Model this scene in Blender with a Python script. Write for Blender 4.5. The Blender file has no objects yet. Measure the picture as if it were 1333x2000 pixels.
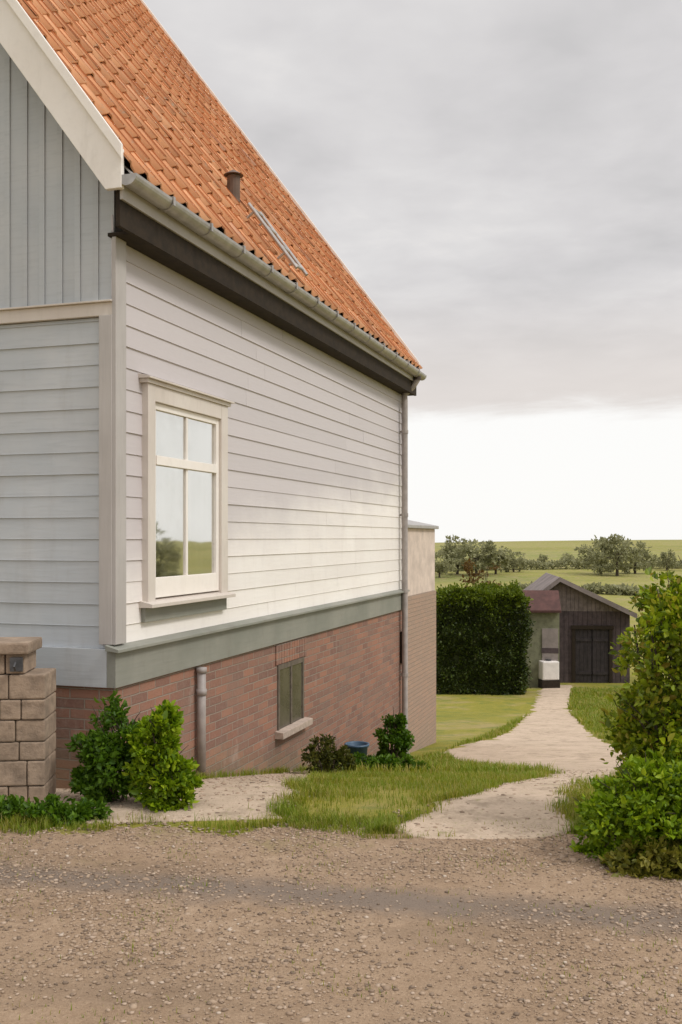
import bpy, bmesh, math, random
import numpy as np
from mathutils import Vector, Matrix, noise
R = math.radians
rng = np.random.default_rng(7)
random.seed(7)
S = bpy.context.scene
C = S.collection

# ------------------------------------------------------------------ camera
EYE = 1.7
cam = bpy.data.cameras.new('camera'); co = bpy.data.objects.new('camera', cam); C.objects.link(co)
co.location = (0, 0, EYE); co.rotation_euler = (R(90), 0, 0)
cam.sensor_fit = 'VERTICAL'; cam.sensor_height = 36; cam.lens = 35; cam.shift_y = 0.025
cam.clip_end = 6000; cam.clip_start = 0.05
S.camera = co
S.view_settings.view_transform = 'Standard'; S.view_settings.look = 'None'
S.view_settings.exposure = 0.0; S.view_settings.gamma = 1

# ------------------------------------------------------------------ node helper
def nodes(mat):
    mat.use_nodes = True
    nt = mat.node_tree
    for n in list(nt.nodes): nt.nodes.remove(n)
    return nt
class NT:
    def __init__(s, nt): s.nt = nt
    def n(s, typ, **kw):
        nd = s.nt.nodes.new(typ)
        ins = kw.pop('ins', {})
        for k, v in kw.items(): setattr(nd, k, v)
        for k, v in ins.items():
            if isinstance(v, bpy.types.NodeSocket): s.nt.links.new(v, nd.inputs[k])
            else: nd.inputs[k].default_value = v
        return nd
    def link(s, a, b): s.nt.links.new(a, b)
    def math(s, op, a, b=0.0, c=None, clamp=False):
        nd = s.nt.nodes.new('ShaderNodeMath'); nd.operation = op; nd.use_clamp = clamp
        for i, v in enumerate((a, b, c)):
            if v is None: continue
            if isinstance(v, bpy.types.NodeSocket): s.nt.links.new(v, nd.inputs[i])
            else: nd.inputs[i].default_value = v
        return nd.outputs[0]
    def mix(s, f, a, b, mode='MIX'):
        nd = s.nt.nodes.new('ShaderNodeMix'); nd.data_type = 'RGBA'; nd.blend_type = mode
        for i, v in ((0, f), (6, a), (7, b)):
            if isinstance(v, bpy.types.NodeSocket): s.nt.links.new(v, nd.inputs[i])
            else: nd.inputs[i].default_value = v if i == 0 else (tuple(v) + (1,) if len(v) == 3 else v)
        return nd.outputs[2]
    def ramp(s, f, pts, interp='LINEAR'):
        nd = s.nt.nodes.new('ShaderNodeValToRGB'); cr = nd.color_ramp; cr.interpolation = interp
        while len(cr.elements) < len(pts): cr.elements.new(0.5)
        for e, (p, c) in zip(cr.elements, pts):
            e.position = p; e.color = tuple(c) + (1,) if len(c) == 3 else c
        s.nt.links.new(f, nd.inputs[0])
        return nd.outputs[0]
    def rng(s, v, a, b, c=0.0, d=1.0):
        nd = s.nt.nodes.new('ShaderNodeMapRange'); nd.interpolation_type = 'SMOOTHSTEP'
        s.nt.links.new(v, nd.inputs[0])
        for i, q in enumerate((a, b, c, d)): nd.inputs[i+1].default_value = q
        return nd.outputs[0]
    def noise(s, vec, scale, detail=4, rough=.55, dist=0.0):
        return s.n('ShaderNodeTexNoise', ins={'Vector': vec, 'Scale': scale, 'Detail': detail, 'Roughness': rough, 'Distortion': dist}).outputs['Fac']
    def scale(s, vec, sc):
        nd = s.n('ShaderNodeMapping', ins={'Vector': vec}); nd.inputs['Scale'].default_value = sc
        return nd.outputs[0]

# ------------------------------------------------------------------ world: overcast deck, bright clear gap over the horizon
w = bpy.data.worlds.new('World'); S.world = w; w.use_nodes = True
nt = w.node_tree
for n in list(nt.nodes): nt.nodes.remove(n)
N = NT(nt)
SUN_AZ, SUN_EL = R(116), R(48)          # azimuth measured clockwise from +Y
tc = N.n('ShaderNodeTexCoord').outputs['Generated']
sep = N.n('ShaderNodeSeparateXYZ', ins={0: tc})
z = sep.outputs[2]
# project direction onto a cloud deck so that clouds flatten toward the horizon
zz = N.math('MAXIMUM', N.math('ADD', z, 0.10), 0.03)
px = N.math('DIVIDE', sep.outputs[0], zz); py = N.math('DIVIDE', sep.outputs[1], zz)
vec = N.n('ShaderNodeCombineXYZ', ins={0: px, 1: py, 2: 0.0}).outputs[0]
c1 = N.noise(vec, 1.15, 5, .5, .3)
c2 = N.noise(vec, 4.0, 4, .55, .2)
c3 = N.noise(vec, .55, 3, .5, .4)
cm = N.math('ADD', N.math('MULTIPLY', c1, .5), N.math('ADD', N.math('MULTIPLY', c2, .25), N.math('MULTIPLY', c3, .25)))
cloud = N.ramp(cm, [(0.40, (.64, .625, .625)), (0.48, (.72, .70, .70)), (0.55, (.79, .77, .765)), (.62, (.90, .87, .85))])
# warm lower skirt of the deck
skirt = N.rng(z, 0.13, 0.26, 1, 0)
cloud = N.mix(N.math('MULTIPLY', skirt, .8), cloud, (.83, .765, .72))
# brighter towards the zenith as an overcast sky is
zen = N.rng(z, .45, .95, 1.0, 2.3)
cloudz = N.n('ShaderNodeVectorMath', operation='SCALE', ins={0: cloud}); N.link(zen, cloudz.inputs['Scale'])
edge = N.math('ADD', z, N.math('MULTIPLY', N.math('SUBTRACT', N.noise(vec, 1.6, 6, .65, .5), .5), .045))
gap = N.rng(edge, 0.110, 0.138, 1, 0)
col = N.mix(gap, cloudz.outputs[0], (1.05, 1.04, 1.02))
sky = N.n('ShaderNodeTexSky', sky_type='NISHITA'); sky.sun_disc = False
sky.sun_elevation = SUN_EL; sky.sun_rotation = SUN_AZ
bg1 = N.n('ShaderNodeBackground', ins={'Color': col, 'Strength': 0.96})
bg2 = N.n('ShaderNodeBackground', ins={'Color': sky.outputs[0], 'Strength': 0.10})
mx = N.n('ShaderNodeMixShader', ins={0: 0.96, 1: bg2.outputs[0], 2: bg1.outputs[0]})
N.link(mx.outputs[0], N.n('ShaderNodeOutputWorld').inputs[0])

sl = bpy.data.lights.new('sun', 'SUN'); sl.energy = 1.75; sl.angle = R(14); sl.color = (1, .97, .92)
so = bpy.data.objects.new('sun', sl); C.objects.link(so)
dv = Vector((math.sin(SUN_AZ)*math.cos(SUN_EL), math.cos(SUN_AZ)*math.cos(SUN_EL), math.sin(SUN_EL)))
so.rotation_euler = dv.to_track_quat('Z', 'Y').to_euler(); so.location = dv*50

# ------------------------------------------------------------------ materials
def principled(N, base, rough=.8, normal=None, **kw):
    p = N.n('ShaderNodeBsdfPrincipled')
    for k, v in (('Base Color', base), ('Roughness', rough)):
        if isinstance(v, bpy.types.NodeSocket): N.link(v, p.inputs[k])
        else: p.inputs[k].default_value = (tuple(v)+(1,)) if k == 'Base Color' else v
    for k, v in kw.items():
        k = k.replace('_', ' ')
        if isinstance(v, bpy.types.NodeSocket): N.link(v, p.inputs[k])
        else: p.inputs[k].default_value = v
    if normal is not None: N.link(normal, p.inputs['Normal'])
    N.link(p.outputs[0], N.n('ShaderNodeOutputMaterial').inputs[0])
    return p
def bump(N, h, strength, dist):
    return N.n('ShaderNodeBump', ins={'Height': h, 'Strength': strength, 'Distance': dist}).outputs[0]
def hexc(h):
    v = [int(h[i:i+2], 16)/255 for i in (0, 2, 4)]
    return tuple(((x+.055)/1.055)**2.4 if x > .04045 else x/12.92 for x in v)

def mat_paint(name, a, b, rough=.55, grain=(1, 14, 14), amt=.5, dirt=(.30, .27, .22), dirt_amt=.35, grey_above=False):
    m = bpy.data.materials.new(name); N = NT(nodes(m))
    o = N.n('ShaderNodeTexCoord').outputs['Object']
    g = N.noise(N.scale(o, grain), 3.5, 6, .6)
    l = N.noise(o, 1.3, 4, .6)
    c = N.mix(N.rng(l, .35, .68), a, b)
    c = N.mix(N.math('MULTIPLY', N.rng(g, .45, .8), amt), c, tuple(x*.72 for x in a))
    d = N.noise(N.scale(o, (1.5, 1.5, .35)), 3.0, 8, .68)
    c = N.mix(N.math('MULTIPLY', N.rng(d, .50, .78), dirt_amt), c, dirt)
    if grey_above:      # greyer tone above, paler boards below a ragged rising line
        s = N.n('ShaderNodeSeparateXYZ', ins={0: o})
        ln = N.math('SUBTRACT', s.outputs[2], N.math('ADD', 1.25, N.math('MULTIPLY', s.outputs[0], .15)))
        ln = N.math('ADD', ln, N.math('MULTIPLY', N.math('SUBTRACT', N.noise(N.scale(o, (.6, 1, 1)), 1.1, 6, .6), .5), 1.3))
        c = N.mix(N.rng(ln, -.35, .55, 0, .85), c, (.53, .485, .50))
    ri = N.n('ShaderNodeNewGeometry').outputs['Random Per Island']
    c = N.mix(.5, c, N.mix(ri, tuple([.84]*3), (1, 1, 1)), 'MULTIPLY')
    principled(N, c, rough, bump(N, g, .35, .004))
    return m
def mat_plain(name, a, rough=.6, var=.25, sc=6, metallic=0.0, bmp=.2, bd=.004):
    m = bpy.data.materials.new(name); N = NT(nodes(m))
    o = N.n('ShaderNodeTexCoord').outputs['Object']
    g = N.noise(o, sc, 7, .65)
    c = N.mix(N.rng(g, .3, .7), tuple(x*(1-var) for x in a), tuple(min(1, x*(1+var)) for x in a))
    principled(N, c, rough, bump(N, g, bmp, bd), Metallic=metallic)
    return m
def mat_leaf(name, cols, rough=.5, trans=.42, patch=.0, patchcol=(.1, .1, .02)):
    m = bpy.data.materials.new(name); N = NT(nodes(m))
    ri = N.n('ShaderNodeNewGeometry').outputs['Random Per Island']
    k = len(cols)-1
    c = N.ramp(ri, [(i/k, c) for i, c in enumerate(cols)])
    o = N.n('ShaderNodeTexCoord').outputs['Object']
    c = N.mix(N.math('MULTIPLY', N.rng(N.noise(o, 2.2, 3), .42, .62), patch), c, patchcol)
    p = N.n('ShaderNodeBsdfPrincipled', ins={'Base Color': c, 'Roughness': rough})
    p.inputs['Specular IOR Level'].default_value = .35
    t = N.n('ShaderNodeBsdfTranslucent', ins={'Color': c})
    mx = N.n('ShaderNodeMixShader', ins={0: trans, 1: p.outputs[0], 2: t.outputs[0]})
    N.link(mx.outputs[0], N.n('ShaderNodeOutputMaterial').inputs[0])
    return m
def mat_tiles():
    m = bpy.data.materials.new('clay_tile'); N = NT(nodes(m))
    o = N.n('ShaderNodeTexCoord').outputs['Object']
    ri = N.n('ShaderNodeNewGeometry').outputs['Random Per Island']
    c = N.ramp(ri, [(0, (.53, .24, .115)), (.35, (.62, .285, .135)), (.7, (.67, .315, .15)), (.93, (.73, .38, .20)), (1, (.48, .25, .16))])
    n1 = N.noise(o, .9, 5, .6)
    c = N.mix(N.math('MULTIPLY', N.rng(n1, .45, .72), .3), c, (.50, .24, .12))
    n2 = N.noise(o, 24, 6, .7)
    c = N.mix(N.math('MULTIPLY', N.rng(n2, .56, .74), .45), c, (.34, .27, .20))
    n4 = N.noise(N.scale(o, (1, .5, .5)), 2.1, 6, .7)
    c = N.mix(N.math('MULTIPLY', N.rng(n4, .55, .68), .4), c, (.36, .22, .13))
    n3 = N.noise(o, 9, 8, .75)
    c = N.mix(N.math('MULTIPLY', N.rng(n3, .58, .68), .6), c, (.42, .40, .33))
    principled(N, c, .85, bump(N, n2, .4, .004))
    return m
def mat_brick(tint=None):
    m = bpy.data.materials.new('red_brick' if tint is None else 'brown_brick'); N = NT(nodes(m))
    o = N.n('ShaderNodeTexCoord').outputs['Object']
    s = N.n('ShaderNodeSeparateXYZ', ins={0: o})
    u = N.math('ADD', s.outputs[0], s.outputs[1])
    wv = N.noise(o, 5, 2)
    v = N.n('ShaderNodeCombineXYZ', ins={0: u, 1: N.math('ADD', s.outputs[2], N.math('MULTIPLY', wv, .012)), 2: 0.0}).outputs[0]
    b = N.n('ShaderNodeTexBrick', ins={'Vector': v, 'Scale': 1.0, 'Mortar Size': .006, 'Mortar Smooth': .3, 'Bias': 0.0,
        'Brick Width': .235, 'Row Height': .072, 'Color1': (.35, .165, .105, 1), 'Color2': (.20, .105, .08, 1), 'Mortar': (.31, .26, .21, 1)})
    n = N.noise(o, 30, 6, .7); l = N.noise(o, 1.6, 6, .65)
    c = N.mix(N.math('MULTIPLY', N.rng(n, .4, .75), .5), b.outputs['Color'], (.33, .19, .14))
    c = N.mix(N.math('MULTIPLY', N.rng(l, .44, .64), .45), c, (.24, .165, .13))
    foot = N.rng(N.math('ADD', s.outputs[2], N.math('ADD', N.math('MULTIPLY', s.outputs[0], .20), N.math('MULTIPLY', N.noise(o, 3, 6, .7), -.5))), -.30, .12, 1, 0)
    c = N.mix(N.math('MULTIPLY', foot, .4), c, (.19, .18, .10))
    eff = N.noise(N.scale(o, (1, 1, .5)), 2.7, 7, .7)
    c = N.mix(N.math('MULTIPLY', N.rng(eff, .58, .72), .45), c, (.42, .34, .29))
    if tint: c = N.mix(.6, c, tint)
    h = N.math('ADD', N.math('MULTIPLY', b.outputs['Fac'], -1), N.math('MULTIPLY', n, .4))
    principled(N, c, .9, bump(N, h, 1.0, .02))
    return m
def mat_ground(name, cols, fine=60, big=.8, extra=None, rough=.95, b=.02):
    m = bpy.data.materials.new(name); N = NT(nodes(m))
    o = N.n('ShaderNodeTexCoord').outputs['Object']
    n = N.noise(o, fine, 6, .7); l = N.noise(o, big, 6, .6); md = N.noise(o, fine*.13, 6, .65)
    f = N.math('ADD', N.math('MULTIPLY', n, .4), N.math('ADD', N.math('MULTIPLY', l, .3), N.math('MULTIPLY', md, .3)))
    c = N.ramp(f, [(.34+.32*i/(len(cols)-1), c) for i, c in enumerate(cols)])
    if extra: c = extra(N, o, c)
    principled(N, c, rough, bump(N, N.math('ADD', n, md), .8, b))
    return m
M = {}
M['boards_gable'] = mat_paint('grey_board_paint', (.48, .51, .54), (.54, .555, .57), .5, (14, 1, 14), .35, (.28, .25, .22), .25)
M['boards_side'] = mat_paint('white_board_paint', (.88, .83, .79), (.92, .88, .84), .45, (1, 14, 14), .15, (.55, .49, .45), .28, grey_above=True)
M['cream'] = mat_paint('cream_trim_paint', (.88, .82, .76), (.92, .87, .82), .45, (4, 4, 4), .2, (.45, .40, .34), .3)
M['casing'] = mat_paint('pale_casing_paint', (.64, .57, .51), (.70, .64, .58), .45, (8, 8, 2), .25, (.40, .36, .30), .3)
M['cornerb'] = mat_paint('corner_board_paint', (.44, .41, .39), (.50, .47, .45), .5, (14, 14, 1), .3, (.3, .27, .24), .3)
M['greenbeam'] = mat_paint('sage_grey_paint', (.235, .24, .205), (.30, .295, .255), .6, (1, 14, 14), .3, (.16, .14, .12), .4)
M['tile'] = mat_tiles(); M['brick'] = mat_brick(); M['brickbrown'] = mat_brick((.42, .32, .24))
M['brown'] = mat_plain('dark_brown_metal', (.045, .028, .017), .45, .3, 8, .2)
M['browntimber'] = mat_plain('dark_brown_timber', (.024, .015, .008), .95, .35, 12)
M['zinc'] = mat_plain('weathered_zinc', (.42, .40, .38), .45, .15, 9, .5)
M['greypipe'] = mat_plain('grey_painted_pipe', (.33, .29, .27), .5, .15, 10)
M['darkiron'] = mat_plain('dark_iron', (.09, .09, .095), .5, .3, 20, .5)
M['blue'] = mat_plain('blue_plastic', (.05, .10, .16), .4, .1, 4)
M['whitep'] = mat_plain('white_paint_plastic', (.75, .70, .66), .5, .08, 4)
M['plaster'] = mat_plain('pale_pink_plaster', (.60, .50, .43), .9, .18, 3, 0, .4, .006)
M['stone'] = mat_plain('tan_sandstone', (.29, .215, .155), .9, .28, 9, 0, .8, .02)
M['stonepale'] = mat_plain('pale_sill_stone', (.42, .33, .27), .9, .2, 12, 0, .5, .01)
M['barnwood'] = mat_plain('dark_barn_timber', (.070, .050, .052), .85, .35, 4)
M['barnroof'] = mat_plain('grey_brown_roof_sheet', (.20, .165, .155), .8, .25, 1.5)
M['barngable'] = mat_plain('weathered_gable_boards', (.17, .135, .125), .85, .3, 4)
M['redtile'] = mat_plain('old_red_tile', (.085, .036, .03), .85, .3, 3)
M['black'] = mat_plain('dark_interior', (.16, .12, .12), .9, .1, 4)
M['bark'] = mat_plain('brown_bark', (.07, .052, .038), .95, .4, 22, 0, .8, .02)
M['soil'] = mat_plain('dark_soil', (.10, .075, .05), .95, .35, 20, 0, .8, .02)
M['curtain'] = mat_plain('pale_curtain', (.85, .78, .68), .9, .05, 5)
M['leaf_dark'] = mat_leaf('dark_green_leaf', [(.040, .10, .005), (.075, .155, .006), (.13, .24, .012)])
M['leaf_mid'] = mat_leaf('fresh_green_leaf', [(.09, .16, .005), (.17, .28, .006), (.25, .37, .008), (.36, .46, .02)])
M['leaf_right'] = mat_leaf('mixed_green_leaf', [(.06, .11, .004), (.12, .19, .004), (.20, .29, .005), (.30, .40, .008), (.40, .46, .02), (.30, .22, .03)], patch=.3, patchcol=(.16, .15, .02))
M['leaf_yellow'] = mat_leaf('yellow_green_leaf', [(.12, .13, .015), (.20, .19, .02), (.27, .24, .04)])
M['leaf_black'] = mat_leaf('blackish_yew_leaf', [(.012, .022, .003), (.026, .042, .004), (.065, .10, .006), (.035, .035, .008)], trans=.1)
M['leaf_far'] = mat_leaf('hazy_grey_green_leaf', [(.25, .255, .13), (.31, .31, .16), (.38, .37, .21)])  # distance haze is put into this pale leaf colour
M['grassblade'] = mat_leaf('grass_blade', [(.13, .18, .008), (.21, .26, .012), (.31, .30, .025), (.44, .36, .13)], patch=.5, patchcol=(.17, .28, .02))
gm = bpy.data.materials.new('window_glass'); N = NT(nodes(gm))
o = N.n('ShaderNodeTexCoord').outputs['Object']
gb = bump(N, N.noise(o, 2.0, 1), .12, .01)
gl = N.n('ShaderNodeBsdfGlossy', ins={'Color': (.93, .92, .89, 1), 'Roughness': .03, 'Normal': gb})
tr = N.n('ShaderNodeBsdfTransparent', ins={'Color': (.9, .92, .9, 1)})
dn = N.math('MULTIPLY', N.rng(N.noise(o, 2.5, 6, .7), .35, .75), .16)
mg = N.n('ShaderNodeMixShader', ins={0: N.math('SUBTRACT', .74, dn), 1: tr.outputs[0], 2: gl.outputs[0]})
N.link(mg.outputs[0], N.n('ShaderNodeOutputMaterial').inputs[0])
M['glass'] = gm

# ------------------------------------------------------------------ terrain
TY = [-4000, 6.4, 7.2, 8.2, 11, 14.7, 20, 30, 42, 60, 90, 130, 190, 280, 340, 420, 700, 4000]
TP = [None, None, 1535, 1522, 1503, 1488, 1446, 1390, 1330, 1285, 1235, 1180, 1130, 1085, 1066, 1062, None, None]
TZ = []
for y_, p_ in zip(TY, TP):
    TZ.append(0.0 if y_ < 7 else (EYE-(p_-1050)/1944*y_ if p_ else (-9 if y_ < 1000 else -60)))
def hz(x, y):
    b = float(np.interp(y, TY, TZ))
    if y > 50: b += min(1, (y-50)/60)*(noise.noise(Vector((x*.006, y*.006, 3)))*4.0*min(1.0, y/250))
    if y > 7.5:
        b += noise.noise(Vector((x*.35, y*.35, 1)))*.05*min(1, (y-7.5)/3)
    else:
        b += noise.noise(Vector((x*.9, y*.9, 1)))*.008
    return b

def new_obj(name, me, mat=None, parent=None):
    ob = bpy.data.objects.new(name, me); C.objects.link(ob)
    if mat is not None: me.materials.append(mat)
    if parent is not None: ob.parent = parent
    return ob
def tag(o, label=None, cat=None, group=None, kind=None):
    if label: o['label'] = label
    if cat: o['category'] = cat
    if group: o['group'] = group
    if kind: o['kind'] = kind
    return o
def empty(name, loc, rz=0):
    o = bpy.data.objects.new(name, None); C.objects.link(o); o.location = loc; o.rotation_euler = (0, 0, rz)
    o.empty_display_size = .2
    return o
def mesh_np(name, V, F):
    me = bpy.data.meshes.new(name); V = np.asarray(V, float); F = np.asarray(F, int)
    k = F.shape[1]
    me.vertices.add(len(V)); me.vertices.foreach_set('co', V.ravel())
    me.loops.add(F.size); me.loops.foreach_set('vertex_index', F.ravel())
    me.polygons.add(len(F)); me.polygons.foreach_set('loop_start', np.arange(0, F.size, k))
    me.polygons.foreach_set('loop_total', np.full(len(F), k))
    me.update(calc_edges=True); me.validate()
    return me

class MB:
    def __init__(s): s.v = []; s.f = []
    def add(s, v, f):
        b = len(s.v); s.v += [tuple(p) for p in v]; s.f += [tuple(i+b for i in q) for q in f]; return s
    def box(s, x0, x1, y0, y1, z0, z1, M4=None):
        v = [Vector(p) for p in ((x0,y0,z0),(x1,y0,z0),(x1,y1,z0),(x0,y1,z0),(x0,y0,z1),(x1,y0,z1),(x1,y1,z1),(x0,y1,z1))]
        if M4: v = [M4 @ p for p in v]
        return s.add(v, [(0,3,2,1),(4,5,6,7),(0,1,5,4),(1,2,6,5),(2,3,7,6),(3,0,4,7)])
    def tube(s, pts, r, n=10, cap=True):
        pts = [Vector(p) for p in pts]; rings = []
        rr = r if isinstance(r, (list, tuple)) else [r]*len(pts)
        for i, p in enumerate(pts):
            t = (pts[min(i+1, len(pts)-1)]-pts[max(i-1, 0)]).normalized()
            a = t.orthogonal().normalized() if i == 0 else (prev - t*prev.dot(t)).normalized()
            prev = a; b = t.cross(a)
            rings.append([p+(a*math.cos(q)+b*math.sin(q))*rr[i] for q in [2*math.pi*k/n for k in range(n)]])
        v = [q for g in rings for q in g]; f = []
        for i in range(len(pts)-1):
            for k in range(n): f.append((i*n+k, i*n+(k+1) % n, (i+1)*n+(k+1) % n, (i+1)*n+k))
        if cap: f += [tuple(range(n))[::-1], tuple((len(pts)-1)*n+k for k in range(n))]
        return s.add(v, f)
    def prism(s, poly, axis, a, b):       # poly in the other two axes
        def P(u, w_, t): return {'x': (t, u, w_), 'y': (u, t, w_), 'z': (u, w_, t)}[axis]
        n = len(poly); v = [P(*p, a) for p in poly]+[P(*p, b) for p in poly]
        return s.add(v, [tuple(range(n))[::-1], tuple(range(n, 2*n))]+[(i, (i+1) % n, n+(i+1) % n, n+i) for i in range(n)])
    def build(s, name, mat, parent=None, bevel=0, smooth=False):
        me = bpy.data.meshes.new(name); me.from_pydata(s.v, [], s.f)
        bm = bmesh.new(); bm.from_mesh(me); bmesh.ops.recalc_face_normals(bm, faces=bm.faces)
        if bevel: bmesh.ops.bevel(bm, geom=bm.edges[:], offset=bevel, segments=2, affect='EDGES', profile=.6)
        bm.to_mesh(me); bm.free()
        if smooth:
            for p in me.polygons: p.use_smooth = True
        return new_obj(name, me, mat, parent)

# ground sheet: fine near the camera, reaching the horizon
def axis(fine0, fine1, step, far):
    a = list(np.arange(fine0, fine1+1e-6, step)); s_ = step; v = fine1
    while v < far: s_ *= 1.16; v += s_; a.append(v)
    s_ = step; v = fine0; pre = []
    while v > -far: s_ *= 1.16; v -= s_; pre.append(v)
    return pre[::-1]+a
xs = axis(-6, 12, .25, 1400); ys = axis(0, 30, .25, 1400)
V = [(x, y, hz(x, y)) for y in ys for x in xs]; nx = len(xs)
F = [(j*nx+i, j*nx+i+1, (j+1)*nx+i+1, (j+1)*nx+i) for j in range(len(ys)-1) for i in range(nx-1)]
def grass_extra(N, o, c):
    s = N.n('ShaderNodeSeparateXYZ', ins={0: o})
    far = N.rng(s.outputs[1], 45, 150)
    strips = N.noise(N.scale(o, (.25, 1, 1)), .03, 4, .6)
    fc = N.ramp(strips, [(.35, (.17, .18, .035)), (.46, (.24, .225, .04)), (.54, (.27, .25, .065)), (.62, (.20, .21, .045)), (.7, (.30, .27, .10))])
    c = N.mix(far, c, fc)  # far fields turn paler, haze put into their colour
    p = N.noise(o, .5, 4, .6)
    c = N.mix(N.math('MULTIPLY', N.rng(p, .46, .64), .5), c, (.33, .24, .14))
    q = N.noise(o, 1.6, 6, .7)
    c = N.mix(N.math('MULTIPLY', N.rng(q, .5, .62), .6), c, (.10, .14, .012))
    return c
M['grass'] = mat_ground('meadow_grass', [(.11, .12, .008), (.19, .18, .012), (.27, .235, .02), (.33, .27, .07)], 45, .5, grass_extra)
g = new_obj('ground', mesh_np('ground', V, F), M['grass']); g['kind'] = 'structure'
for p in g.data.polygons: p.use_smooth = True

def sheet(name, inside, x0, x1, y0, y1, step, mat, lift):
    xs = np.arange(x0, x1+step, step); ys = np.arange(y0, y1+step, step)
    idx = {}; V = []; F = []
    def vid(i, j):
        if (i, j) not in idx:
            idx[(i, j)] = len(V); V.append((xs[i], ys[j], gz(xs[i], ys[j])+lift))
        return idx[(i, j)]
    for j in range(len(ys)-1):
        for i in range(len(xs)-1):
            cx, cy = xs[i]+step/2, ys[j]+step/2
            if inside(cx, cy): F.append((vid(i, j), vid(i+1, j), vid(i+1, j+1), vid(i, j+1)))
    o = new_obj(name, mesh_np(name, V, F), mat); o['kind'] = 'structure'
    for p in o.data.polygons: p.use_smooth = True
    return o
import bisect
def gz(x, y):     # exact height of the ground sheet (bilinear like its quads)
    i = max(0, min(len(xs_)-2, bisect.bisect_right(xs_, x)-1)); j = max(0, min(len(ys_)-2, bisect.bisect_right(ys_, y)-1))
    u = (x-xs_[i])/(xs_[i+1]-xs_[i]); v = (y-ys_[j])/(ys_[j+1]-ys_[j])
    n = len(xs_); a, b, c, d = Z_[j*n+i], Z_[j*n+i+1], Z_[(j+1)*n+i+1], Z_[(j+1)*n+i]
    return (a*(1-u)+b*u)*(1-v)+(d*(1-u)+c*u)*v
xs_, ys_, Z_ = xs, ys, [v[2] for v in V]; GMIN = min(Z_)

def wob(x, y, s=1.0, f=2.2):
    return (noise.noise(Vector((x*f, y*f, 5)))*.16+noise.noise(Vector((x*f*4, y*f*4, 9)))*.06+noise.noise(Vector((x*f*14, y*f*14, 9)))*.03)*s
def yard_extra(N, o, c):
    s = N.n('ShaderNodeSeparateXYZ', ins={0: o})
    # compacted grey wheel track crossing the yard
    line = N.math('ADD', N.math('MULTIPLY', s.outputs[0], -.20), 4.70)
    wv = N.math('MULTIPLY', N.math('SUBTRACT', N.noise(o, 2.2, 5, .7), .5), .30)
    d = N.math('ABSOLUTE', N.math('ADD', N.math('SUBTRACT', s.outputs[1], line), wv))
    f = N.math('MULTIPLY', N.rng(N.math('ADD', d, N.math('MULTIPLY', N.math('SUBTRACT', N.noise(o, 9, 6, .75), .5), .25)), .03, .27, 1, 0), .82)
    c = N.mix(f, c, (.178, .140, .112))
    c = N.mix(N.math('MULTIPLY', N.rng(N.noise(N.scale(o, (.5, 1.4, 1)), 1.3, 6, .65), .52, .66), .45), c, (.21, .145, .092))
    moss = N.rng(N.noise(o, 1.7, 6, .7), .52, .70)
    near = N.rng(s.outputs[1], 4.9, 5.8)
    c = N.mix(N.math('MULTIPLY', N.math('MULTIPLY', moss, near), .6), c, (.20, .18, .05))
    return c
M['gravel'] = mat_ground('tan_gravel', [(.17, .11, .068), (.29, .195, .12), (.375, .262, .17), (.47, .345, .24)], 75, .9, yard_extra, b=.015)
def path_extra(N, o, c):
    d = N.noise(o, 3.2, 7, .72)
    c = N.mix(N.math('MULTIPLY', N.rng(d, .50, .66), .75), c, (.27, .205, .14))
    e = N.noise(o, 7.5, 6, .75)
    return N.mix(N.math('MULTIPLY', N.rng(e, .58, .68), .6), c, (.20, .21, .05))
M['pathm'] = mat_ground('pale_sandy_path', [(.31, .235, .165), (.44, .34, .245), (.53, .41, .305), (.61, .49, .375)], 60, 1.3, path_extra, b=.012)
def strip(name, us, lo, hi, n, along, mat, lift, pw=1.0, dip=(1, 1)):
    V = []; F = []
    for u in us:
        a, b = lo(u), hi(u)
        for k in range(n+1):
            f = (k/n)**pw; w_ = a+(b-a)*f
            x, y = (u, w_) if along == 'x' else (w_, u)
            V.append((x, y, gz(x, y)+(-.012 if (k == 0 and dip[0]) or (k == n and dip[1]) or u in (us[0], us[-1]) else lift)))
    us = list(us)
    for i in range(len(us)-1):
        for k in range(n):
            q = (i*(n+1)+k, (i+1)*(n+1)+k, (i+1)*(n+1)+k+1, i*(n+1)+k+1)
            F.append(q if along == 'x' else q[::-1])
    o = new_obj(name, mesh_np(name, V, F), mat); o['kind'] = 'structure'
    for p in o.data.polygons: p.use_smooth = True
    return o
def yard_edge(x): return 5.88+wob(x, 0, 1.3)-(0.0 if x < 1.2 else min(1.2, (x-1.2)*.55))
def in_yard(x, y): return y < yard_edge(x)
strip('gravel_yard', np.arange(-9, 9, .02), lambda x: -6.0, yard_edge, 60, 'x', M['gravel'], .004, .6)
def apron_lo(x): return 5.94+wob(x, 3, .8)+max(0, x+.55)*.5
def apron_hi(x): return 7.15+max(0, (x+1.57)*3.0)
def in_apron(x, y): return x < -.28 and apron_lo(x) < y < apron_hi(x)
def ap_r(y): return -.32+wob(y, 8, 1.6)+(y-6.2)*.1
strip('path', np.arange(5.90, 9.6, .02), lambda y: max(-2.6, -1.62+(y-7.05)*.30) if y > 7.05 else -2.6, lambda y: ap_r(y) if y > 6.02 else -2.6+(ap_r(6.02)+2.6)*max(0.0, (y-5.90)/.12)**.5, 40, 'y', M['pathm'], .007)
PX = [(.80, 5.55, .62), (.95, 6.2, .50), (1.35, 7.0, .28), (2.0, 8.4, .36), (2.6, 10, .5), (2.9, 13, 1.1), (3.3, 17, 1.6), (4.6, 22, .9), (6.3, 30, .55), (8.6, 39.5, .6)]
def pc(y): return float(np.interp(y, [p[1] for p in PX], [p[0] for p in PX]))
def ph(y): return float(np.interp(y, [p[1] for p in PX], [p[2] for p in PX]))
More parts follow.
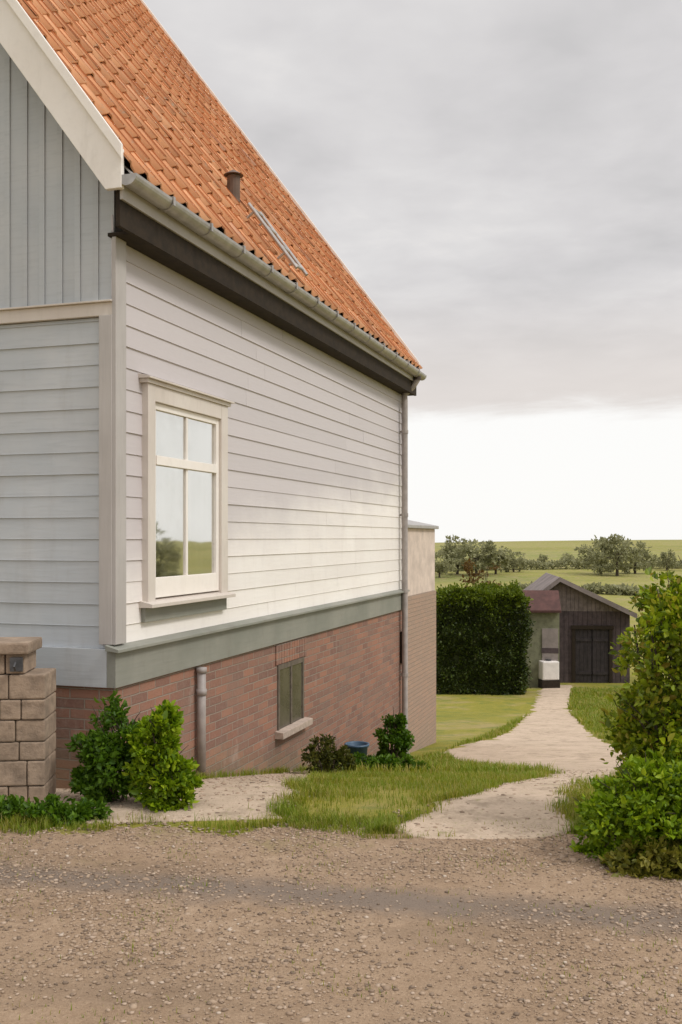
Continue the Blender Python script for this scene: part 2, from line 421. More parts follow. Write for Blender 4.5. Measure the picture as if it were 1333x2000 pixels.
def in_path(x, y): return abs(x-pc(y)) < ph(y)+wob(y, 0, 1.0) and y > 5.65
def amp(y): return 1.0 if y < 9 else 1.8
pe = lambda y: min(1, max(.05, (y-5.58)/.22))**.35
strip('path', np.concatenate([np.arange(5.59, 12, .02), np.arange(12, 40, .07)]), lambda y: pc(y)-ph(y)*pe(y)+wob(y, 0, amp(y))*pe(y), lambda y: pc(y)+ph(y)*pe(y)+wob(y, 20, amp(y))*pe(y), 30, 'y', M['pathm'], .009)

# ------------------------------------------------------------------ the house
D = 6.9
HA = math.atan2(.951, .308)
L, W = 8.10, 10.0
ZB0, ZB1 = .66, .93          # sill beam
ZE = 4.15                    # eave height (tile edge)
TAN = 1.33; PA = math.atan(TAN); cP, sP = math.cos(PA), math.sin(PA)
OV, OG, OF = .20, .25, .05            # eave and gable overhang
house = empty('house', (-1.573, D, 0), HA)
tag(house, 'grey and white weatherboarded house with steep orange tiled roof on a red brick plinth', 'house')
def Hw(x, y, z=0):           # house local -> world
    return house_m @ Vector((x, y, z))
house_m = Matrix.Translation((-1.573, D, 0)) @ Matrix.Rotation(HA, 4, 'Z')

# brick plinth (follows the falling ground, well below it)
mb = MB(); mb.box(.0, L, .0, W, -3.2, ZB0); mb.build('brick_plinth', M['brick'], house)
# core behind the boards
mb = MB(); mb.prism([(.032, ZB0+.003), (W-.03, ZB0+.003), (W-.03, 3.85), (W/2, 3.85+TAN*(W/2-.03)), (.032, 3.85)], 'x', .032, L-.03)
mb.build('wall_core', M['cornerb'], house)
# horizontal lapped boards
def lapped(length, z0, z1, pitch, out, mapf, cut=None):
    V = []; F = []
    z = z0; 
    while z < z1-1e-4:
        zt = min(z+pitch+.012, z1)
        segs = [(0, length)]
        if cut:
            t0, t1, c0, c1 = cut
            if z+pitch > c0 and z < c1: segs = [(0, t0), (t1, length)]
        pieces = []
        for a, b in segs:
            a2 = a
            while b-a2 > 1e-3:
                e = min(b, a2+random.uniform(2.2, 4.2)); 
                if b-e < .6: e = b
                pieces.append((a2, e-.002 if e < b else e)); a2 = e
        for a, b in pieces:
            j = random.uniform(-.0015, .0015)
            n = len(V)
            prof = [(out+j, z), (out+j-.003, z+.002), (out-.010+j, zt), (0.0, zt), (0.0, z)]
            for t in (a, b):
                for p, q in prof: V.append(mapf(t, p, q))
            k = len(prof)
            F += [tuple(n+i for i in range(k))[::-1], tuple(n+k+i for i in range(k))]
            F += [(n+i, n+(i+1) % k, n+k+(i+1) % k, n+k+i) for i in range(k)]
        z += pitch
    m = MB(); m.v = V; m.f = F; return m
WT0, WT1, WZ0, WZ1 = .40, 1.80, 1.20, 2.83      # window rough opening in the long wall
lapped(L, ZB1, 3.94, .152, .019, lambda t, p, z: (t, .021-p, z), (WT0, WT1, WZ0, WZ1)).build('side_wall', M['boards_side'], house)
lapped(W, ZB1, 3.235, .152, .017, lambda t, p, z: (.019-p, t, z)).build('gable_wall', M['boards_gable'], house)
# vertical boards in the gable triangle
mb = MB(); y = .0
while y < W:
    y1 = min(W, y+.145)
    h0 = ZE+TAN*min(y+OV, W-y+OV)-.12; h1 = ZE+TAN*min(y1+OV, W-y1+OV)-.12
    d = random.uniform(0, .003)
    mb.prism([(y+.003, 3.345), (y1-.003, 3.345), (y1-.003, h1), (y+.003, h0)], 'x', .006-d, .03)
    mb.prism([(y1-.022, 3.345), (y1+.022, 3.345), (y1+.022, h1-.02), (y1-.022, h0-.02)], 'x', -.004-d, .005-d)
    y = y1
mb.build('gable_boarding', M['boards_gable'], house)
mb = MB(); mb.box(-.022, .03, .0, W, 3.24, 3.33); mb.box(-.045, .03, .0, W, 3.331, 3.344); mb.build('belt_board', M['casing'], house, .003)
# sill beam (sage grey) around the foot of the boarding
mb = MB(); mb.box(-.03, L+.03, -.03, .04, ZB0, ZB1); 
mb.prism([(-.075, ZB1+.0), (.03, ZB1+.03), (.03, ZB1-.012), (-.075, ZB1-.022)], 'x', -.07, L+.05)
mb.build('sill_beam', M['greenbeam'], house, .003)
mb = MB(); mb.box(-.029, .04, .041, W, ZB0, ZB1-.002); mb.build('sill_board', M['boards_gable'], house, .003)
# corner boards
mb = MB(); mb.box(-.028, .115, -.03, -.0, ZB1+.03, ZE-.372); mb.box(-.034, -.0, -.001, .10, ZB1+.03, 3.238); mb.build('corner_board', M['cornerb'], house, .003)
mb = MB(); mb.box(L-.10, L+.02, -.032, 0, ZB1+.03, ZE-.372); mb.build('corner_board', M['cornerb'], house, .003)

# roof: pantiles as geometry
def tiles(side):
    V = []; F = []
    tw, th = .215, .335
    nt_ = int((L+OG+OF)/tw)+1; tw = (L+OG+OF)/nt_
    slen = (W/2+OV)/cP; nc = int(slen/th)+1; th = slen/nc
    K = 9
    for c in range(nc):
        for t in range(nt_):
            n = len(V); s0 = c*th-.03; s1 = (c+1)*th+.015
            j = random.uniform(-.006, .006); dt = random.uniform(-.005, .005); rs = random.uniform(-.014, .014)
            for (s, lift) in ((s0+rs, .032+j), (s1+rs, .010+j*.3)):
                for thick in (0, -.014):
                    for k in range(K):
                        u = k/(K-1)
                        prof = .030*math.cos(2*math.pi*(u-.10))*(1 if u < .62 else .9)+.012*math.cos(4*math.pi*u)
                        h = lift+prof*.8+thick
                        x = -OG+t*tw+u*tw*1.04+dt
                        yy = -OV+s*cP - sP*h; zz_ = ZE+.03+s*sP + cP*h
                        if side < 0: yy = W-yy
                        V.append((x, yy, zz_))
            for k in range(K-1):
                F.append((n+k, n+k+1, n+2*K+k+1, n+2*K+k))
                F.append((n+K+k, n+k, n+k+1, n+K+k+1)[::-1])
            F.append((n+K-1, n+2*K-1, n+4*K-1, n+3*K-1)); F.append((n, n+K, n+3*K, n+2*K))
    return V, F
V1, F1 = tiles(1); V2, F2 = tiles(-1)
F1 = [list(f) for f in F1]+[[i+len(V1) for i in f] for f in F2]
roof = new_obj('roof', mesh_np('roof', V1+V2, F1), M['tile'], house)
RZ = ZE+TAN*(W/2+OV)
mb = MB()
for k in range(25):
    t = -OG+k*.34; mb.tube([(t, W/2, RZ+.05), (t+.36, W/2, RZ+.07)], [.13, .12], 12)
mb.build('ridge_tiles', M['tile'], roof, smooth=True)
# roof deck under the tiles
mb = MB()
for sgn in (0, 1):
    def yy(v): return v if not sgn else W-v
    mb.add([(-OG+.02, yy(-OV), ZE), (L+OF-.02, yy(-OV), ZE), (L+OF-.02, yy(W/2), RZ), (-OG+.02, yy(W/2), RZ),
            (-OG+.02, yy(-OV), ZE-.05), (L+OF-.02, yy(-OV), ZE-.05), (L+OF-.02, yy(W/2), RZ-.08), (-OG+.02, yy(W/2), RZ-.08)],
           [(0,1,2,3),(4,7,6,5),(0,4,5,1),(1,5,6,2),(2,6,7,3),(3,7,4,0)])
mb.build('roof_deck', M['browntimber'], roof)
# barge boards: broad cream rake trim on both gables
for gx0, gx1, nm in ((-OG-.03, -OG+.01, 'a'), (L+OF-.01, L+OF+.03, 'b')):
    for sgn in (0, 1):
        mb = MB()
        def P(v, z_): return ((v if not sgn else W-v), z_)
        mb.prism([P(-OV-.02, ZE-.14), P(-OV-.02, ZE+.12), P(W/2, RZ+.15), P(W/2, RZ-.27), P(-OV+.10, ZE-.14)], 'x', gx0, gx1)
        mb.prism([P(-OV-.035, ZE+.04), P(-OV-.035, ZE+.14), P(W/2, RZ+.17), P(W/2, RZ+.07)], 'x', gx0-.025, gx0-.0015) if nm == 'a' else None
        mb.build('barge_board', M['cream'], house, .004)
# fascia, soffit, gutter
mb = MB(); mb.box(-OG+.02, L+OF-.02, -OV+.018, -OV+.05, ZE-.375, ZE-.02); mb.box(-.035, L+OF-.02, -OV+.051, .03, ZE-.37, ZE-.345)
mb.build('fascia', M['browntimber'], house, .002)
mb = MB(); mb.box(-OG+.015, L+OF-.015, -OV-.004, -OV+.017, ZE-.20, ZE-.02); mb.build('eaves_board', M['cornerb'], house, .003)
mb = MB(); mb.prism([(-OV-.055, ZE-.035), (-OV+.01, ZE+.035), (-OV+.01, ZE+.045), (-OV-.06, ZE-.028)], 'x', -OG+.03, L+OF-.02); mb.build('drip_edge', M['zinc'], house)
gr = .072; gy, gzz = -OV-.058, ZE-.055
V = []; F = []
ts = np.linspace(-OG-.02, L+OF, 30); K = 12
for t in ts:
    for rr in (gr, gr-.006):
        for k in range(K+1):
            a = math.pi+math.pi*k/K; V.append((t, gy+rr*math.cos(a), gzz-.003*t+rr*math.sin(a)))
for i in range(len(ts)-1):
    for k in range(K):
        b = i*2*(K+1)+k; c = b+2*(K+1); F += [(b, b+1, c+1, c), (b+K+1, c+K+1, c+K+2, b+K+2)]
    for k in (0, K):
        b = i*2*(K+1)+k; c = b+2*(K+1); F.append((b, c, c+K+1, b+K+1))
m = MB(); m.v = V; m.f = F
for tt in (ts[0], ts[-1]):
    pl = [(gy+gr*math.cos(math.pi+math.pi*k/K), gzz-.003*tt+gr*math.sin(math.pi+math.pi*k/K)) for k in range(K+1)]
    m.prism(pl, 'x', tt-.004, tt+.004)
gut = m.build('gutter', M['zinc'], house)
t = .25
while t < L:
    mb = MB()
    mb.box(t-.014, t+.014, gy-gr-.008, gy-gr+.0, gzz-.05, gzz+.012); mb.box(t-.014, t+.014, gy-gr, -OV+.016, gzz+.006, gzz+.012)
    mb.tube([(t, gy+(gr+.004)*math.cos(a), gzz-.003*t+(gr+.004)*math.sin(a)) for a in np.linspace(math.pi, 2*math.pi, 9)], .006, 6); t += .62
    mb.build('gutter_bracket', M['zinc'], gut)
# downpipe at far corner
dp = MB(); tx = L-.24
dp.tube([(tx, gy, gzz-.06), (tx, gy, gzz-.13), (tx, gy+.06, gzz-.22), (tx, -.075, gzz-.33), (tx, -.075, gzz-.42), (tx, -.075, -1.35), (tx, -.12, -1.45)], .043, 12)
dpo = dp.build('downpipe', M['greypipe'], house, smooth=True)
for z_ in (3.2, 2.0, .9, -.3):
    mb = MB(); mb.tube([(tx, -.075, z_), (tx, -.075, z_+.05)], .05, 12); mb.box(tx-.012, tx+.012, -.05, -.0, z_+.01, z_+.04)
    mb.build('pipe_clip', M['greypipe'], dpo)
mb = MB(); mb.tube([(tx, gy, gzz-.07), (tx, gy, gzz-.13)], .056, 12); mb.build('outlet', M['brown'], dpo)
mb = MB(); mb.box(L-.22, L+.02, -.03, -.001, -.12, .34); mb.box(L-.19, L-.01, -.04, -.031, -.09, .31); mb.build('meter_box', M['browntimber'], house, .004)
# small drain pipe on the brick left of centre
mb = MB(); mb.tube([(1.27, -.05, ZB0-.02), (1.27, -.05, -.2)], .036, 12); mb.tube([(1.27, -.05, .42), (1.27, -.05, .47)], .043, 12); mb.tube([(1.27, -.05, ZB0-.06), (1.27, -.05, ZB0-.015)], .043, 12)
mb.build('waste_pipe', M['greypipe'], house, smooth=True)

# window
win = MB()
win.box(WT0-.0, WT0+.11, -.045, .03, WZ0+.0, WZ1); win.box(WT1-.13, WT1, -.045, .03, WZ0, WZ1); win.box(WT0+.111, WT1-.131, -.044, .03, WZ1-.12, WZ1)
win.box(WT0-.03, WT1+.03, -.06, .03, WZ1+.001, WZ1+.03); win.prism([(-.085, WZ1+.031), (.03, WZ1+.031), (.03, WZ1+.07), (-.085, WZ1+.045)], 'x', WT0-.05, WT1+.05)
wo = win.build('window', M['casing'], house, .003)
a, b, c, d = WT0+.112, WT1-.132, WZ0+.05, WZ1-.122
KR = .15
TR = 2.28
mb = MB(); f_ = .05
mb.box(a, a+f_, -.02, .028, c, d); mb.box(b-f_, b, -.02, .028, c, d); mb.box(a+f_+.001, b-f_-.001, -.019, .028, c, c+KR); mb.box(a+f_+.001, b-f_-.001, -.019, .028, d-f_, d)
mb.box(a+f_+.001, b-f_-.001, -.028, .028, TR-.035, TR+.035)
mb.build('frame', M['cream'], wo, .003)
mb = MB(); mx_ = (a+b)/2; mb.box(mx_-.014, mx_+.014, -.012, .014, TR+.036, d-f_-.001); mb.box(mx_-.016, mx_+.016, -.012, .014, c+KR+.001, TR-.036); mb.build('glazing_bar', M['cream'], wo, .002)
for zz0, zz1 in ((c+KR-.005, TR-.03), (TR+.03, d-f_+.005)):
    mb = MB(); mb.box(a+f_-.005, b-f_+.005, .002, .006, zz0, zz1); mb.build('pane', M['glass'], wo)
mb = MB(); mb.prism([(-.10, WZ0+.015), (-.10, WZ0-.012), (.03, WZ0-.012), (.03, WZ0+.045)], 'x', WT0-.04, WT1+.04); mb.build('sill', M['casing'], wo, .003)
mb = MB(); mb.box(WT0-.01, WT1+.01, -.028, .03, WZ0-.12, WZ0-.014); mb.build('apron_board', M['greenbeam'], wo, .002)

# curtain folds just behind the panes
V = []; F = []; K = 60
for k in range(K+1):
    t = a+.02+(b-a-.04)*k/K; yy_ = .0155+.006*math.sin(k*1.05)+.003*math.sin(k*2.3)
    V += [(t, yy_, c+.05), (t, yy_, d-.01)]
F = [(2*k, 2*k+2, 2*k+3, 2*k+1) for k in range(K)]
mb = MB(); mb.box(a+.045, b-.045, .0065, .0085, TR+.02, d-.03); mb.build('blind', mat_plain('beige_blind', (.50, .41, .31), .9, .06, 5), wo)
new_obj('curtain', mesh_np('curtain', V, F), M['curtain'], wo)
# cellar vent window in the brick
c0, c1, q0, q1 = 3.06, 3.80, -.20, .44
mb = MB(); mb.box(c0, c1, -.015, .002, q1-.05, q1); mb.box(c0, c0+.045, -.015, .002, q0, q1-.051); mb.box(c1-.045, c1, -.015, .002, q0, q1-.051)
mb.box((c0+c1)/2-.02, (c0+c1)/2+.02, -.014, .002, q0, q1-.051)
cw = mb.build('cellar_window', mat_plain('brown_grey_frame', (.12, .095, .07), .7, .25, 14), house, .002)
mb = MB(); mb.box(c0+.046, c1-.046, -.006, -.002, q0, q1-.051); mb.build('pane', mat_plain('dusty_dark_glass', (.075, .065, .05), .25, .3, 5), cw)
mb = MB(); mb.prism([(-.09, q0-.075), (-.09, q0-.012), (.0, q0-.001), (.0, q0-.075)], 'x', c0-.06, c1+.06); mb.build('sill', M['stonepale'], cw, .004)
mb = MB(); k = c0-.05
while k < c1+.04:
    mb.box(k, k+.065, -.014, -.001, q1+.006, q1+.20); k += .073
mb.build('brick_lintel', M['brick'], cw, .003)

# roof ladder
def RP(t, s, h): return (t, -OV+s*cP-sP*h, ZE+.03+s*sP+cP*h)
lad = MB(); LT0, LT1 = 2.85, 3.13; S0, S1 = .03, .86
lad.tube([RP(LT0, S0, .13), RP(LT0, S1, .13)], .018, 8); lad.tube([RP(LT1, S0, .13), RP(LT1, S1, .13)], .018, 8)
s_ = S0+.06
while s_ < S1: lad.tube([RP(LT0, s_, .13), RP(LT1, s_, .13)], .014, 8); s_ += .24
for s_ in (S0+.2, S1-.1):
    for t in (LT0, LT1): lad.tube([RP(t, s_, .12), RP(t, s_, .03)], .012, 6)
lad.build('roof_ladder', M['zinc'], house)
# flue terminal above the ladder
fl = MB(); b0 = Vector(RP(2.98, 1.05, .0)); fl.tube([b0, b0+Vector((0, 0, .26))], .065, 14); fl.tube([b0+Vector((0, 0, .27)), b0+Vector((0, 0, .32))], [.10, .02], 14)
fl.tube([b0+Vector((0, 0, .25)), b0+Vector((0, 0, .29))], .05, 8)
fl.build('roof_vent', mat_plain('brown_clay_vent', (.13, .08, .055), .7, .2, 9), house, smooth=False)

# ------------------------------------------------------------------ annex behind the far corner
an = empty('annex', tuple(Hw(L+.03, .5, -1.6)), HA)
tag(an, 'low pale plastered annex with brown brick base behind the far corner of the house', 'annex')
mb = MB(); mb.box(0, 4.3, 0, 3.2, 2.30, 3.46); mb.build('wall', M['plaster'], an, .01)
mb = MB(); mb.box(-.02, 4.32, -.02, 3.2, -1.2, 2.298); mb.build('brick_base', M['brickbrown'], an)
mb = MB(); mb.prism([(-.06, 3.461), (3.3, 3.461), (3.3, 4.2), (-.06, 3.52)], 'x', -.0, 4.38); mb.build('roof', M['zinc'], an, .01)

# ------------------------------------------------------------------ foliage tools
def leaves(P, size, aspect=.55, up=.25, norm=None, jit=.45):
    """P: (n,3) positions -> folded leaf quads"""
    n = len(P); d = rng.normal(size=(n, 3)); d[:, 2] += up
    if norm is not None: d += norm*1.1
    d /= np.linalg.norm(d, axis=1)[:, None]
    r = rng.normal(size=(n, 3)); s = np.cross(d, r); s /= np.linalg.norm(s, axis=1)[:, None]; nn = np.cross(s, d)
    ln = size*(1+jit*rng.normal(size=n)).clip(.4, 1.9); wd = ln*aspect*.5
    a = P; tip = P+d*ln[:, None]-nn*(ln*.12)[:, None]; m1 = P+d*(ln*.35)[:, None]; m2 = P+d*(ln*.7)[:, None]
    l1 = m1+s*wd[:, None]+nn*(wd*.35)[:, None]; r1 = m1-s*wd[:, None]+nn*(wd*.35)[:, None]
    l2 = m2+s*(wd*.8)[:, None]+nn*(wd*.25)[:, None]; r2 = m2-s*(wd*.8)[:, None]+nn*(wd*.25)[:, None]
    V = np.stack([a, l1, l2, tip, r2, r1], 1).reshape(-1, 3)
    b = np.arange(n)[:, None]*6
    F = np.concatenate([b+np.array([[0, 1, 2, 3]]), b+np.array([[0, 3, 4, 5]])], 0)
    return V, F
def clump_points(blobs, n, sub=60, shell=.35, subr=.22):
    """blobs: list of (centre, radii). leaves grouped in sub-clumps over each blob"""
    P = []; Nn = []
    tot = sum(b[1][0]*b[1][1]*b[1][2] for b in blobs)
    vols = np.array([(b[1][0]*b[1][1]*b[1][2])**(2/3) for b in blobs]); vols /= vols.sum()
    for (c, r), f in zip(blobs, vols):
        c = np.array(c); r = np.array(r); ns = max(4, int(sub*f)); k = max(3, int(n*f/ns))
        for _ in range(ns):
            d = rng.normal(size=3); d /= np.linalg.norm(d); q = rng.uniform(1-shell, 1.08)
            cc = c+d*r*q; sr = r.mean()*subr*rng.uniform(.6, 1.5)
            e = rng.normal(size=(int(k*rng.uniform(.5, 1.5)), 3)); e /= np.linalg.norm(e, axis=1)[:, None]
            P.append(cc+e*sr*rng.uniform(.3, 1.0, (len(e), 1))*np.array([1, 1, .75])); Nn.append(e*.5+d*.5)
    return np.concatenate(P), np.concatenate(Nn)
def plant(name, base, blobs, n, size, leafmat, label, cat, group=None, sub=60, shell=.35, subr=.22, aspect=.55, stems=9, stem_r=.012, trunk=None, trunk_name='stems'):
    root = empty(name, base); tag(root, label, cat, group)
    if size < .06: n = int(n*1.5); size *= .84; sub = int(sub*1.5)
    P, Nn = clump_points(blobs, n, sub, shell, subr)
    P[:, 2] = np.maximum(P[:, 2], .01)
    V, F = leaves(P, size, aspect, norm=Nn)
    new_obj('foliage' if trunk_name == 'stems' else 'crown', mesh_np('foliage', V, F), leafmat, root)
    mb = MB()
    if trunk:
        h, r = trunk; mb.tube([(0, 0, -.3), (r*.2, 0, h*.4), (-r*.3, r*.2, h*.75), (0, 0, h)], [r*1.3, r, r*.7, r*.35], 10)
    for i in range(stems):
        c, r = blobs[random.randrange(len(blobs))]
        e = Vector(c)+Vector((random.uniform(-.8, .8)*r[0], random.uniform(-.8, .8)*r[1], random.uniform(-.3, .7)*r[2]))
        s0 = Vector((0, 0, trunk[0]*random.uniform(.35, .8))) if trunk else Vector((random.uniform(-.3, .3)*blobs[0][1][0], random.uniform(-.3, .3)*blobs[0][1][1], -.05))
        mid = (s0+e)/2+Vector((random.uniform(-.1, .1), random.uniform(-.1, .1), .1))*r[2]
        mb.tube([s0, mid, e], [stem_r, stem_r*.7, stem_r*.3], 6)
    if size < .06 and stems > 3:
        for i in range(stems*2):       # bare shoots that stick out of the outline
            c, r = blobs[random.randrange(len(blobs))]
            d = Vector((random.gauss(0, 1), random.gauss(0, 1), abs(random.gauss(0, 1))+.3)).normalized()
            a0 = Vector(c)+Vector((d.x*r[0], d.y*r[1], d.z*r[2]))*.5; a1 = Vector(c)+Vector((d.x*r[0], d.y*r[1], d.z*r[2]))*random.uniform(1.1, 1.35)
            if a1.z > .05 and a0.z > .02: mb.tube([a0, (a0+a1)/2+Vector((0, 0, .01)), a1], [.004, .003, .0015], 5)
    mb.build(trunk_name, M['bark'], root)
    return root

def G(px, Y): 
    x = (px-666)/1944*Y; return (x, Y, gz(x, Y))
# shrubs at the foot of the near corner
plant('shrub', G(222, 6.45), [((0, 0, .30), (.19, .17, .32)), ((-.12, .02, .22), (.14, .14, .22)), ((.08, -.02, .42), (.14, .12, .20)), ((.0, .02, .15), (.22, .16, .16))], 6500, .038, M['leaf_dark'],
      'dark green bushy shrub at the near corner of the house against the brick', 'shrub', sub=70, subr=.3)
plant('shrub', G(322, 6.30), [((0, 0, .22), (.15, .14, .24)), ((-.03, .0, .45), (.10, .10, .20)), ((.06, -.02, .12), (.14, .12, .16)), ((-.07, .0, .32), (.12, .12, .2))], 5600, .042, M['leaf_mid'],
      'bright green leafy shrub in front of the brick, right of the dark shrub', 'shrub', sub=60, subr=.3)
plant('low_plant', G(60, 6.0), [((0, 0, .03), (.42, .12, .07)), ((.2, .05, .03), (.2, .1, .06))], 3500, .035, M['leaf_dark'], 'low dark green ground plant at the foot of the stone pier', 'plant', sub=90, subr=.25, stems=3)
# plants along the far brick wall
plant('shrub', G(630, 9.6), [((0, 0, .14), (.16, .14, .22)), ((.14, .1, .10), (.16, .12, .14))], 2200, .035, mat_leaf('olive_leaf', [(.05, .06, .008), (.08, .09, .012), (.13, .13, .02)]),
      'low olive green plant on the grass below the cellar window', 'shrub', sub=40, subr=.3)
plant('shrub', G(768, 12.2), [((0, 0, .30), (.16, .15, .34)), ((.05, 0, .5), (.10, .10, .16))], 2600, .045, M['leaf_dark'], 'small upright dark green shrub by the downpipe at the far end of the brick wall', 'shrub', sub=40, subr=.3)
plant('shrub', G(715, 11.0), [((0, 0, .04), (.42, .14, .10)), ((.35, 0, .04), (.3, .14, .09))], 2600, .04, M['leaf_dark'], 'low spreading green plants beside the blue tub', 'shrub', sub=60, subr=.25)

# the big bush at the right edge
plant('bush', G(1345, 5.6), [((0, .1, .80), (.36, .34, .62)), ((.15, .1, 1.2), (.34, .32, .38)), ((-.12, 0, .55), (.26, .26, .40)), ((.30, 0, .5), (.4, .4, .5))], 19000, .042, M['leaf_right'],
      'tall leafy green bush at the right edge beside the path', 'bush', sub=230, subr=.26, stems=22, stem_r=.014)
plant('bush', G(1268, 5.28), [((0, 0, .20), (.30, .26, .32)), ((-.16, .05, .12), (.22, .2, .24)), ((.25, 0, .22), (.30, .25, .30))], 11000, .034, M['leaf_mid'],
      'low rounded bright green bush in front of the tall bush at right', 'bush', sub=140, subr=.26, stems=16, stem_r=.010)
plant('low_plant', G(1300, 5.06), [((0, 0, .03), (.30, .12, .10)), ((.2, -.05, .03), (.22, .1, .10))], 3600, .035, M['leaf_yellow'], 'low yellow green plants under the right bushes at the gravel edge', 'plant', sub=70, subr=.25, stems=3)

# ------------------------------------------------------------------ stone pier at left
pb = G(18, 6.5); pr = empty('stone_pier', (pb[0], pb[1], pb[2]), R(4))
tag(pr, 'short tan rubble stone pier with a shouldered side at the left edge', 'pier')
mb = MB()
def course(x0, x1, y0, y1, z0, z1):
    x = x0
    while x < x1-.01:
        e = min(x1, x+random.uniform(.11, .20)); e = x1 if x1-e < .06 else e
        j = random.uniform(-.008, .008); mb.box(x+.003, e-.003, y0+j, y1+j, z0+.003, z1-.003); x = e
zc = -.15
for h in (.15, .13, .16, .12, .14, .13, .16):
    course(-.40, .27, -.17, .17, zc, zc+h); zc += h
course(-.40, .14, -.16, .16, zc, zc+.13); zc += .13
mb.build('masonry', M['stone'], pr, .010)
mb = MB(); mb.box(-.385, .255, -.155, .155, -.15, zc-.14); mb.build('mortar', M['soil'], pr)
mb = MB(); mb.box(-.44, .17, -.20, .20, zc, zc+.075); mb.build('capstone', M['stone'], pr, .014)
mb = MB(); mb.box(.05, .13, -.185, -.166, zc-.11, zc-.02); mb.tube([(.09, -.20, zc-.05), (.09, -.235, zc-.07), (.09, -.20, zc-.10)], .008, 8); mb.build('iron_bracket', M['darkiron'], pr, .003)

# ------------------------------------------------------------------ blue tub
tb = empty('blue_tub', G(697, 11.4)); tag(tb, 'small blue plastic tub standing in the plants by the brick wall', 'tub')
mb = MB()
n = 24; pr_ = [(.10, 0), (.125, .26), (.145, .27), (.145, .29), (.125, .29), (.118, .28), (.095, .02)]
V = [(r*math.cos(2*math.pi*k/n), r*math.sin(2*math.pi*k/n), z_) for r, z_ in pr_ for k in range(n)]
F = [(i*n+k, i*n+(k+1) % n, (i+1)*n+(k+1) % n, (i+1)*n+k) for i in range(len(pr_)-1) for k in range(n)]+[tuple(range(n)), tuple((len(pr_)-1)*n+k for k in range(n))]
mb.add(V, F); tbo = mb.build('tub_body', M['blue'], tb, smooth=True)
mb = MB(); mb.tube([(.14*math.cos(a), -.02-.03*math.sin(a), .28+.10*math.sin(a)*-.6) for a in np.linspace(0, math.pi, 12)], .004, 6); mb.build('handle', M['zinc'], tb)

# ------------------------------------------------------------------ barn down the slope
BY = 41.0
bx = (1140-666)/1944*BY; bz = gz(bx, BY)
barn = empty('barn', (bx, BY, bz), R(-6)); tag(barn, 'dark timber barn with grey gabled roof and blackish plank doors down the slope', 'barn')
sc = BY/1944
# local x: to the right, walls front at y=0
x0, x1 = (1050-1140)*sc, (1228-1140)*sc; eh = (1330-1190)*sc
mb = MB()
def vb(xa, xb, za, zb, y0=0.0, th=.05):
    x = xa
    while x < xb-.01:
        e = min(xb, x+.19); mb.box(x+.006, e-.006, y0-random.uniform(0, .015), y0+th, za, zb); x = e
vb(x0+.72, (1120-1140)*sc, -.5, eh); vb((1192-1140)*sc, x1, -.5, eh); vb((1120-1140)*sc, (1192-1140)*sc, (1330-1225)*sc, eh)
for k in range(32):
    pass
mb.box(x1-.05, x1, .06, 5, -.5, eh); mb.box(x0, x0+.05, .06, 5, -.5, eh); mb.box(x0, x1, 4.95, 5, -.5, eh)
mb.build('wall', M['barnwood'], barn)
mb = MB(); mb.box(x0, x0+.70, -.03, .05, -.5, eh); mb.build('pale_panel', mat_plain('pale_grey_render', (.27, .23, .21), .9, .2, 3), barn, .01)
mb = MB(); mb.box(x0+.1, x0+.6, -.07, -.031, eh-1.55, eh-.85); mb.build('shutter', M['barnroof'], barn, .01)
mb = MB(); mb.box((1120-1140)*sc-.06, (1120-1140)*sc+.08, -.06, .0, -.4, (1330-1225)*sc+.1); mb.box((1192-1140)*sc-.08, (1192-1140)*sc+.06, -.06, .0, -.4, (1330-1225)*sc+.1)
mb.box((1120-1140)*sc-.1, (1192-1140)*sc+.1, -.08, -.001, (1330-1225)*sc, (1330-1225)*sc+.16); mb.build('door_frame', M['browntimber'], barn, .01)
dz = (1330-1225)*sc; M['doorwood'] = mat_plain('blackish_door_planks', (.028, .021, .023), .8, .5, 5)
for xa, xb in (((1120-1140)*sc+.085, (1156-1140)*sc-.01), ((1156-1140)*sc+.01, (1192-1140)*sc-.085)):
    mb = MB(); x = xa
    while x < xb-.01:
        e = min(xb, x+.16); mb.box(x+.004, e-.004, .0-random.uniform(0, .012), .04, -.3, dz-.004); x = e
    dr = mb.build('door', M['doorwood'], barn)
    for zl in (.35, dz-.5):
        mb = MB(); mb.box(xa+.02, xb-.02, -.03, -.0125, zl, zl+.12); mb.build('ledge', M['doorwood'], dr)
pk = (1092-1140)*sc; rh = (1330-1124)*sc; lz = (1330-1166)*sc; rz = (1330-1194)*sc; xl, xr = x0-.25, x1+.22
V = []; F = []; nx2 = 34
for i in range(nx2+1):
    y = -.35+5.7*i/nx2; h = .022 if i % 2 else 0
    V += [(xl, y, lz+h), (pk, y, rh+h), (xr, y, rz+h), (xr, y, rz-.06+h), (pk, y, rh-.07+h), (xl, y, lz-.06+h)]
for i in range(nx2):
    for k in range(6): F.append((i*6+k, i*6+(k+1) % 6, (i+1)*6+(k+1) % 6, (i+1)*6+k))
F += [tuple(range(6)), tuple(nx2*6+k for k in range(6))]
mb = MB(); mb.add(V, F); mb.build('roof', M['barnroof'], barn)
for yg in (.0, 4.95):
    mb = MB(); x = x0
    def top(x): return (lz+(rh-lz)*(x-xl)/(pk-xl) if x < pk else rh+(rz-rh)*(x-pk)/(xr-pk))-.10
    while x < x1-.01:
        e = min(x1, x+.17); mb.prism([(x+.005, eh+.002), (e-.005, eh+.002), (e-.005, max(eh+.01, top(e))), (x+.005, max(eh+.01, top(x)))], 'y', yg-random.uniform(0, .015), yg+.05); x = e
    mb.build('gable', M['barngable'], barn)
